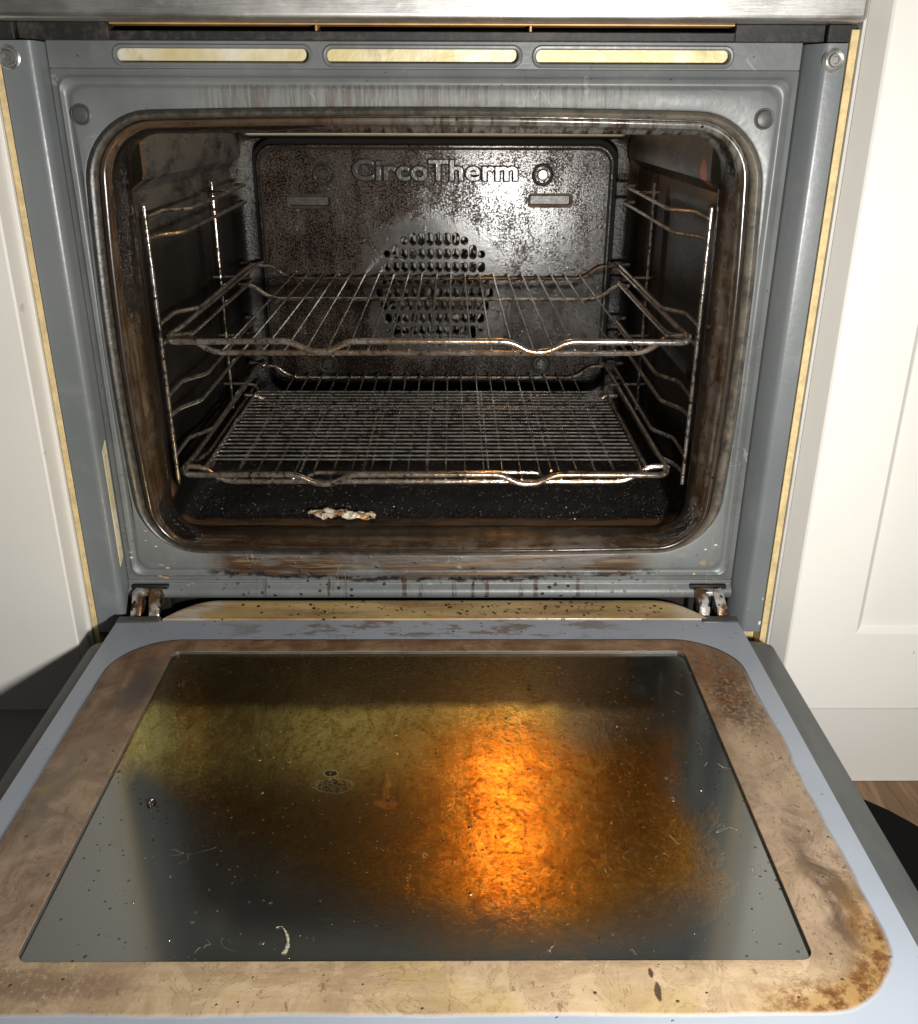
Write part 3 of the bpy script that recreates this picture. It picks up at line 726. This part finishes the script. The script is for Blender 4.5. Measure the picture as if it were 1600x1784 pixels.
for x, z, big in ((-.1435, .3475, 1), (.1170, .3475, 1), (-.1500, .1185, 0), (.1235, .1185, 0)):
    bm = lathe([(.0135, .4096), (.0115, .4078), (.0095, .4088), (.0082, .4105), (.0068, .4100), (.0062, .4065), (.0050, .4052), (.0034, .4052), (.0030, .4062), (.0018, .4062), (.0014, .4050), (.0003, .4050)], (x, 0, z))
    obj('fixing_stud', bm, MT['emb'], BP)
# fan behind the grille
bm = bmesh.new(); lathe([(.070, 0), (.070, .002), (.001, .002)], (fc[0], .452, fc[1]), bm=bm)
for k in range(18):
    a = 2*math.pi*k/18
    c_, s_ = math.cos(a), math.sin(a); r1, r2 = .045, .068
    p = [(r1, 0), (r2, .35)]
    q = []
    for rad, da in p: q.append((fc[0]+rad*math.cos(a+da*.3), fc[1]+rad*math.sin(a+da*.3)))
    (ax, az), (bx_, bz) = q; nx, nz = -(bz-az), (bx_-ax); l_ = math.hypot(nx, nz); nx, nz = nx/l_*.0012, nz/l_*.0012
    v = [bm.verts.new(P_) for P_ in ((ax-nx, .432, az-nz), (bx_-nx, .432, bz-nz), (bx_+nx, .432, bz+nz), (ax+nx, .432, az+nz), (ax-nx, .452, az-nz), (bx_-nx, .452, bz-nz), (bx_+nx, .452, bz+nz), (ax+nx, .452, az+nz))]
    for fidx in ((0, 1, 2, 3), (4, 7, 6, 5), (0, 4, 5, 1), (1, 5, 6, 2), (2, 6, 7, 3), (3, 7, 4, 0)): bm.faces.new([v[i] for i in fidx])
lathe([(.016, .430), (.016, .455)], (fc[0], 0, fc[1]), bm=bm, n=12)
lathe([(.068, .4325), (.070, .4325), (.070, .4345), (.066, .4345)], (fc[0], 0, fc[1]), bm=bm, n=40, cap0=False, cap1=False)
obj('fan', bm, MT['fan'], OV)
# ceiling lamp
bm = lathe([(.034, 0), (.034, -.003), (.030, -.005), (.027, -.004)], (.080, .225, .4440), axis='z', cap1=False)
LP = obj('ceiling_lamp', bm, MT['screw'], OV)
bm = lathe([(.0215, -.002), (.021, -.008), (.017, -.013), (.010, -.016), (.001, -.017)], (.080, .225, .4440), axis='z')
obj('lamp_glass', bm, MT['bulb'], LP)
# --- side flanges
def flange(sg):
    # profile in (x,y) from the seam outwards
    if sg < 0: P_ = [(-.2902, .006), (-.2903, -.0125), (-.2912, -.0172), (-.2935, -.0195), (-.2975, -.0200), (-.3155, -.0200), (-.3160, -.0185), (-.3160, .02)]
    else: P_ = [(.2697, .006), (.2705, -.004), (.2775, -.0170), (.2792, -.0192), (.2820, -.0200), (.2945, -.0200), (.2952, -.0185), (.2952, .02)]
    zs = [-.024+i*(.4885)/30 for i in range(31)]
    o = obj('side_flange', loft([[(x, y, z) for x, y in P_] for z in zs], False), MT['flange'], OV)
    xs = -.3095 if sg < 0 else .2860
    bm = lathe([(.0085, -.0199), (.0072, -.0208), (.0060, -.0200), (.0052, -.0198), (.0050, -.0222), (.0040, -.0236), (.0028, -.0236), (.0022, -.0222), (.0004, -.0222)], (xs, 0, .4535), n=28)
    sc = obj('screw', bm, MT['screw'], o)
    return o
FL = flange(-1); FR = flange(1)
# --- yellowed sticker on the left flange return
bm = bmesh.new()
q = [(-.2900, -.0130, .150), (-.2900, -.0035, .157), (-.2900, -.0035, .046), (-.2900, -.0130, .040)]
lo = [bm.verts.new((x+.0000, y, z)) for x, y, z in q]; hi = [bm.verts.new((x+.0006, y, z)) for x, y, z in q]
bm.faces.new(hi)
for i in range(4): bm.faces.new((lo[i], lo[(i+1) % 4], hi[(i+1) % 4], hi[i]))
ST = obj('sticker', bm, MT['label'], FL, smooth=False)
# --- control panel and black strip with air slot
bm = bmesh.new(); box(bm, -.40, .3005, -.035, .0, .4772, .66)
obj('control_panel', bm, MT['steel'], OV, bevel=.004, seg=4)
vb = bmesh.new()
box(vb, -.3035, -.238, -.0125, .03, .4655, .4770); box(vb, .2145, .2795, -.0125, .03, .4655, .4770); box(vb, -.238, .2145, -.0125, .03, .4655, .4715)
o = obj('black_strip', vb, MT['blk'], OV, bevel=.0006)
bx('vent_edge', MT['tan'], o, -.2375, .214, -.0110, .03, .4757, .4769, bevel=.0002)
bx('vent_gap', MT['dark'], o, -.2375, .214, .02, .029, .4716, .4756, bevel=0)
for x in (-.0895, .0655): bx('vent_rib', MT['tan'], o, x, x+.0016, -.0105, .0195, .4717, .4756, bevel=.0002)
bx('strip_end', MT['blk'], OV, .2805, .3005, -.0165, .03, .4652, .4768)
bx('strip_end', MT['blk'], OV, -.40, -.3045, -.0165, .03, .4652, .4768)
# --- dark body below the plate
bx('lower_body', MT['dark'], OV, -.289, .268, .012, .5, -.028, -.003)
# ================================================================ OVEN DOOR (a part of the oven)
DF = bmesh.new()
wx0, wx1, wy0, wy1 = -.2256, .2057, -.4037, -.0918
DR = plate_with_holes('door', MT['dglass'], OV, [loop2(-.2895, .2655, -.4800, -.0400, .002, 3), loop2(wx0, wx1, wy0, wy1, .007, 8)], 0, .0009, .0005, flat=-.0014)
DR['label'] = 'open oven door with a grey border and brown stained inner glass'
# sunken bevel and window
rings = [[(a, b_, -.0004) for a, b_ in loop2(wx0+.0001, wx1-.0001, wy0+.0001, wy1-.0001, .007, 8)], [(a, b_, -.0040) for a, b_ in loop2(wx0+.0002, wx1-.0002, wy0+.0002, wy1-.0002, .007, 8)]]
obj('window_edge', loft(rings), MT['plug'], DR)
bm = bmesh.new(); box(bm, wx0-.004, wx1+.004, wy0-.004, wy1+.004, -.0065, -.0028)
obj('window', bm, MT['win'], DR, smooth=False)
# door body under the glass
bm = bmesh.new(); box(bm, -.2880, .2640, -.4790, -.0415, -.0200, -.0070)
obj('inner_frame', bm, MT['dside'], DR, bevel=.0008)
def edge_profile(sg):
    xi = -.2890 if sg < 0 else .2650; xo = -.3115 if sg < 0 else .2955
    P_ = [(xi, -.0025), (xi+sg*.0010, -.0120), (xi+sg*.007, -.0150), (xi+sg*.012, -.0152), (xo-sg*.002, -.0170), (xo, -.019), (xo, -.046), (xi, -.046)]
    ys_ = [-.50, -.49, -.3, -.2, -.1, -.064, -.056]
    rings = [[(x, y, z) for x, z in P_] for y in ys_]
    c = [(x*.0+(xi+xo)/2*1.0+(x-(xi+xo)/2)*.7, -.048, z*.75-.006) for x, z in P_]
    rings.append(c)
    return loft(rings, True, True, True)
for sg in (-1, 1): obj('side_edge', edge_profile(sg), MT['dside'], DR)
bx('outer_panel', MT['blk'], DR, -.3105, .2945, -.4999, -.0500, -.055, -.0465)
bx('top_edge', MT['dside'], DR, -.288, .264, -.4998, -.4812, -.045, -.004)
# grease-coated lip along the hinge side
n_ = 80; rings = []
for i in range(n_+1):
    x = -.2490+i*(.2390+.2490)/n_ - .0
    e = min(1, max(0, min((x+.2490)/.045, (.2390-x)/.045))); e = math.sin(e*math.pi/2)**.8
    d = .030*e+.001
    rings.append([(x, -.0405, -.012), (x, -.0400, .0002), (x, -.0395+.0, .0012), (x, -.040+d*.35, .0008+.0015*e), (x, -.040+d*.62, .0012+.0022*e), (x, -.040+d*.72, .0010+.0034*e), (x, -.040+d*.86, .0006+.0044*e), (x, -.040+d, .0002+.0026*e), (x, -.040+d, -.012)])
obj('lip', loft(rings, False), MT['lip'], DR)
# hinges
for sg, xc in ((-1, -.2690), (1, .2475)):
    h = bmesh.new(); box(h, xc-.0175, xc+.0165, -.0035, .010, -.018, .0155)
    H = obj('hinge', h, MT['dark'], OV, bevel=.001)
    if True:
        for k, dx in enumerate((-.0085, .0075)):
            b2 = bmesh.new()
            prof = [(-.030, -.004), (-.026, .003), (-.020, .009), (-.013, .0145), (-.006, .0145), (-.004, .008), (-.008, .001), (-.012, -.004)]
            rings = [[(xc+dx+u*.0046+(.0010*math.sin(i*1.3+k)), y, z) for i, (y, z) in enumerate(prof)] for u in (-1.0, -.7, .7, 1.0)]
            sc_ = [.86, 1, 1, .86]
            rings = [[(p[0], -.017+(p[1]+.017)*s, .005+(p[2]-.005)*s) for p in rg_] for rg_, s in zip(rings, sc_)]
            loft(rings, True, True, True, b2)
            obj('hinge_arm', b2, MT['hinge'], H)
        b2 = bmesh.new(); box(b2, xc-.008, xc+.008, -.012, -.004, .0085, .0135)
        obj('hinge_bridge', b2, MT['hinge'], H, bevel=.0015)
    x0_, x1_ = (-.2895, -.2515) if sg < 0 else (.2330, .2665)
    b2 = bmesh.new(); box(b2, x0_, x1_, -.0450, -.0345, -.006, .0012)
    obj('hinge_cap', b2, MT['plug'], DR, bevel=.0012)

# ================================================================ SHELF SUPPORTS (ladder rails)
def supports(sg):
    t = empty('shelf_support', 'chromed wire shelf support hanging on the %s wall of the oven cavity' % ('left' if sg < 0 else 'right'), 'shelf support', (0, 0, 0), 'wire shelf supports in the cavity')
    xw = -.2435 if sg < 0 else .2235
    ins = -sg
    def P(y, z, d=0): return (xw+ins*d, y, z)
    obj('upright', tube(sub(P(.036, .346), P(.038, .100), 60), .0018, 10, wob=.1), MT['oldwire'], t)
    obj('upright', tube(sub(P(.272, .348), P(.272, .100), 20), .0015, 8), MT['oldwire'], t)
    levels = [(.338, .320), (.249, .231), (.185, .166), (.129, .111)]
    for a, b_ in levels:
        pts = [P(.038, a-.001), P(.085, a, .0), P(.118, a-.002, .015), P(.30, a, .015), P(.368, a, .015), P(.372, a, .002)]
        obj('runner', tube(smooth_path(pts, .008), .0019, 8), MT['wire'], t)
        pts = [P(.038, b_), P(.060, b_, .002), P(.090, b_-.001, .015), P(.30, b_, .015), P(.368, b_, .015), P(.372, b_, .002)]
        obj('runner', tube(smooth_path(pts, .008), .0019, 8), MT['wire'], t)
        obj('tie_rod', tube([P(.272, a+.001, -.008), P(.272, a+.001, .017)], .0014, 6), MT['wire'], t)
    return t
supports(-1); supports(1)

# ================================================================ WIRE SHELVES
def wire_shelf(z, name, label, x0=-.2300, x1=.2105, yf=.000, yb=.402):
    t = empty(name, label, 'oven shelf', (0, 0, 0), 'wire shelves in the oven')
    zl = z-.0150; cx = (x0+x1)/2
    fr = [(x0+.006, yf+.02, z), (x0+.006, yf, z), ]
    # thick front bar with its two dips
    pts = [(x0+.001, yf+.022, z+.001), (x0+.003, yf+.001, z-.0012)]
    for sx in (-1, 1):
        c = cx+sx*.0915
        pts += [(c-.0235, yf-.001, z), (c-.008, yf-.001, z-.0090), (c+.008, yf-.001, z-.0090), (c+.0235, yf-.001, z)]
    pts += [(x1-.003, yf+.001, z-.0012), (x1-.001, yf+.022, z+.001)]
    p2 = smooth_path(pts, .012, 5); p3 = []
    for a, b_ in zip(p2, p2[1:]):
        k = max(1, int((b_-a).length/.006)); p3 += [a.lerp(b_, i/k) for i in range(k)]
    p3.append(p2[-1])
    obj('front_bar', tube(p3, .0027, 12, wob=.05), MT['bar'], t)
    for x, sg in ((x0, 1), (x1, -1)):
        obj('side_rod', tube(smooth_path([(x, yf+.016, z+.0004), (x+sg*.001, yf+.05, z), (x+sg*.001, yb-.03, z), (x+sg*.003, yb-.01, z+.002), (x+sg*.008, yb, z+.003)], .01), .0023, 8), MT['wire'], t)
    def cross(y, r, xa, xb, top=.0):
        w = .020
        pts = [(xa-w-.014, y, z+top), (xa-w, y, z+top), (xa, y, zl), (xb, y, zl), (xb+w, y, z+top), (xb+w+.014, y, z+top)]
        p = smooth_path(pts, .011, 5); q = []
        for a, b_ in zip(p, p[1:]):
            k = max(1, int((b_-a).length/.006)); q += [a.lerp(b_, i/k) for i in range(k)]
        q.append(p[-1]); return tube(q, r, 8, wob=.08)
    obj('cross_bar', cross(yb-.006, .0021, x0+.040, x1-.040), MT['wire'], t)
    obj('cross_bar', cross(.262, .0021, x0+.042, x1-.042), MT['wire'], t)
    obj('cross_bar', cross(yf+.020, .0024, x0+.034, x1-.036), MT['bar'], t)
    n = 21
    proto = None
    for i in range(n):
        x = x0+.044+i*(x1-x0-.088)/(n-1)
        rnd = random.Random(int(z*1000)*50+i)
        wobp = sub((x+rnd.uniform(-.0008, .0008), yf+.0165, zl+.0034), (x+rnd.uniform(-.0008, .0008), yb+.002, zl+.0034), 46)
        obj('wire', tube(wobp, .00105, 6, wob=.35), MT['wire'], t)
    for x, sg in ((x0+.019, 1), (x1-.019, -1)):
        obj('wire', tube(smooth_path([(x, yf+.016, z+.001), (x, yf+.05, z+.0008), (x, .268, z+.0010)], .01), .0014, 6), MT['wire'], t)
    return t
wire_shelf(.2430, 'wire_shelf', 'stained wire oven shelf on the upper runners, with two dips in its front bar')
wire_shelf(.1190, 'wire_shelf', 'stained wire oven shelf on the lower runners, carrying the fine grill grid', x0=-.2345, x1=.2065, yf=.014, yb=.400)

# fine grill grid lying on the lower shelf
G = empty('grill_grid', 'fine-meshed grill grid lying on the lower wire shelf, with notched front bar', 'grill grid', (0, 0, 0))
gz = .1130; gx0, gx1, gy0, gy1 = -.2180, .1890, .050, .290
cx = (gx0+gx1)/2
pts = [(gx0+.003, gy0+.01, gz), (gx0+.004, gy0-.014, gz-.001)]
for sx in (-1, 1):
    c = cx+sx*.117
    pts += [(c-.013, gy0-.014, gz-.001), (c-.003, gy0-.014, gz-.0095), (c+.003, gy0-.014, gz-.0095), (c+.013, gy0-.014, gz-.001)]
pts += [(gx1-.004, gy0-.014, gz-.001), (gx1-.003, gy0+.01, gz)]
obj('front_bar', tube(smooth_path(pts, .006, 4), .0017, 8), MT['bar'], G)
for x, sg in ((gx0, -1), (gx1, 1)):
    obj('side_rod', tube(smooth_path([(x, gy0-.01, gz), (x, gy1, gz), (x+sg*.002, gy1+.012, gz+.007), (x+sg*.020, gy1+.014, gz+.008)], .008), .0016, 8), MT['wire'], G)
NG = 21
for i in range(NG):
    y = gy0+.012+i*(gy1-gy0-.012)/(NG-1)
    rnd = random.Random(i)
    obj('wire', tube(sub((gx0, y+rnd.uniform(-.0006, .0006), gz+.0022), (gx1, y+rnd.uniform(-.0006, .0006), gz+.0022), 60), .00095, 6, wob=.25), MT['grid'], G)
for i in range(7):
    x = gx0+.03+i*(gx1-gx0-.06)/6
    obj('support_wire', tube([(x, gy0-.012, gz), (x, gy1, gz)], .0013, 6), MT['wire'], G)

# ================================================================ scrap, crumbs
rnd = random.Random(3)
bm = bmesh.new(); NX, NY = 26, 9; grid = []
for i in range(NX):
    u = i/(NX-1); x = -.131+u*.066
    w = .012*math.sin(min(1, u*3)*math.pi/2)*(1-u*.62)+.001
    row = []
    for j in range(NY):
        v = j/(NY-1)-.5
        h = .0030*math.sin(u*math.pi)**.4*(1-(2*v)**2)*(1.5-u*1.1) + .0030*(mn.noise(Vector((x*110, v*3.1, 3)))) + .0011*mn.noise(Vector((x*420, v*9, 9)))
        y = .071-u*.008+v*w*2+.003*mn.noise(Vector((u*5, v*3, 1)))
        row.append(bm.verts.new((x, y, max(.0530, .0560+h*1.1))))
    grid.append(row)
for i in range(NX-1):
    for j in range(NY-1): bm.faces.new((grid[i][j], grid[i+1][j], grid[i+1][j+1], grid[i][j+1]))
o = obj('burnt_scrap', bm, MT['foil'], smooth=False)
md = o.modifiers.new('thick', 'SOLIDIFY'); md.thickness = .0006
tag(o, 'crumpled pale brown burnt scrap lying at the front of the cavity floor', 'food scrap')
def crumbs(name, label, mat, n, areaf, seed, smin, smax, flat=.6):
    r = random.Random(seed); bm = bmesh.new()
    for _ in range(n):
        x, y, z = areaf(r); s = r.uniform(smin, smax)*(1 if r.random() > .12 else 1.8)
        q = bmesh.ops.create_icosphere(bm, subdivisions=1, radius=s)
        sx, sy = r.uniform(.6, 1.7), r.uniform(.6, 1.3); a = r.uniform(0, 3)
        for v in q['verts']:
            c = v.co*(1+r.uniform(-.3, .3)); c = Vector((c.x*sx, c.y*sy, c.z*flat)); c.rotate(Matrix.Rotation(a, 3, 'Z'))
            v.co = c+Vector((x, y, z+s*.2))
    o = obj(name, bm, mat, smooth=False); return tag(o, label, 'crumbs', kind='stuff')
crumbs('crumbs', 'tiny burnt crumbs scattered over the open door', MT['crumb'], 170, lambda r: r.choice([lambda: (r.gauss(-.175, .03), r.gauss(-.27, .04), -.001), lambda: (r.gauss(.0, .12), r.gauss(-.058, .008), .0), lambda: (r.uniform(-.27, .25), r.uniform(-.43, -.05), -.001), lambda: (r.gauss(.2, .015), r.gauss(-.2, .06), -.001)])(), 5, .00025, .0007)
crumbs('floor_crumbs', 'black burnt grit strewn over the cavity floor', MT['crumb'], 2600, lambda r: (min(.215, max(-.235, r.gauss(r.choice([-.15, -.02, .06, .17]), .07))), .062+.34*r.random()**1.6, .0538), 6, .0003, .0010)
crumbs('lip_crumbs', 'charred crumbs stuck on the lip by the door hinges', MT['crumb'], 160, lambda r: (r.uniform(-.16, .2), r.uniform(-.040, -.012), .0042), 8, .0003, .0009)

# a charred lump and a pale scrap on the door glass
def lump(name, label, mat, c, sx, sy, sz, seed, cat='food scrap'):
    bm = bmesh.new(); bmesh.ops.create_icosphere(bm, subdivisions=3, radius=1)
    for v in bm.verts:
        k = 1+.55*mn.noise(v.co*1.7+Vector((seed, 0, 0)))+.3*mn.noise(v.co*4+Vector((0, seed, 0)))
        v.co = Vector((c[0]+v.co.x*sx*k, c[1]+v.co.y*sy*k, c[2]+max(-.1, v.co.z)*sz*k))
    return tag(obj(name, bm, mat, smooth=False), label, cat)
lump('charred_lump', 'black charred lump stuck to the left part of the door glass', MT['crumb'], (-.1905, -.2755, -.0028), .0038, .0032, .0028, 3)
# curved pale strand
P_ = [(-.0890, -.3790, -.0024), (-.0862, -.3785, -.0020), (-.0835, -.3825, -.0018), (-.0812, -.3880, -.0018), (-.0808, -.3930, -.0018), (-.0822, -.3965, -.0024)]
bm = bmesh.new(); pts = smooth_path(P_, .004, 5); rings = []
for i, p in enumerate(pts):
    w_ = .0003+.0010*(i/(len(pts)-1))**1.5+.0007*mn.noise(p*700)
    rings.append([p+Vector((w_*math.cos(2*math.pi*k/7), 0, w_*.6*math.sin(2*math.pi*k/7))) for k in range(7)])
loft(rings, True, True, True, bm)
tag(obj('pale_strand', bm, MT['pale'], smooth=False), 'pale curled strand of dried food near the front edge of the door glass', 'food scrap')
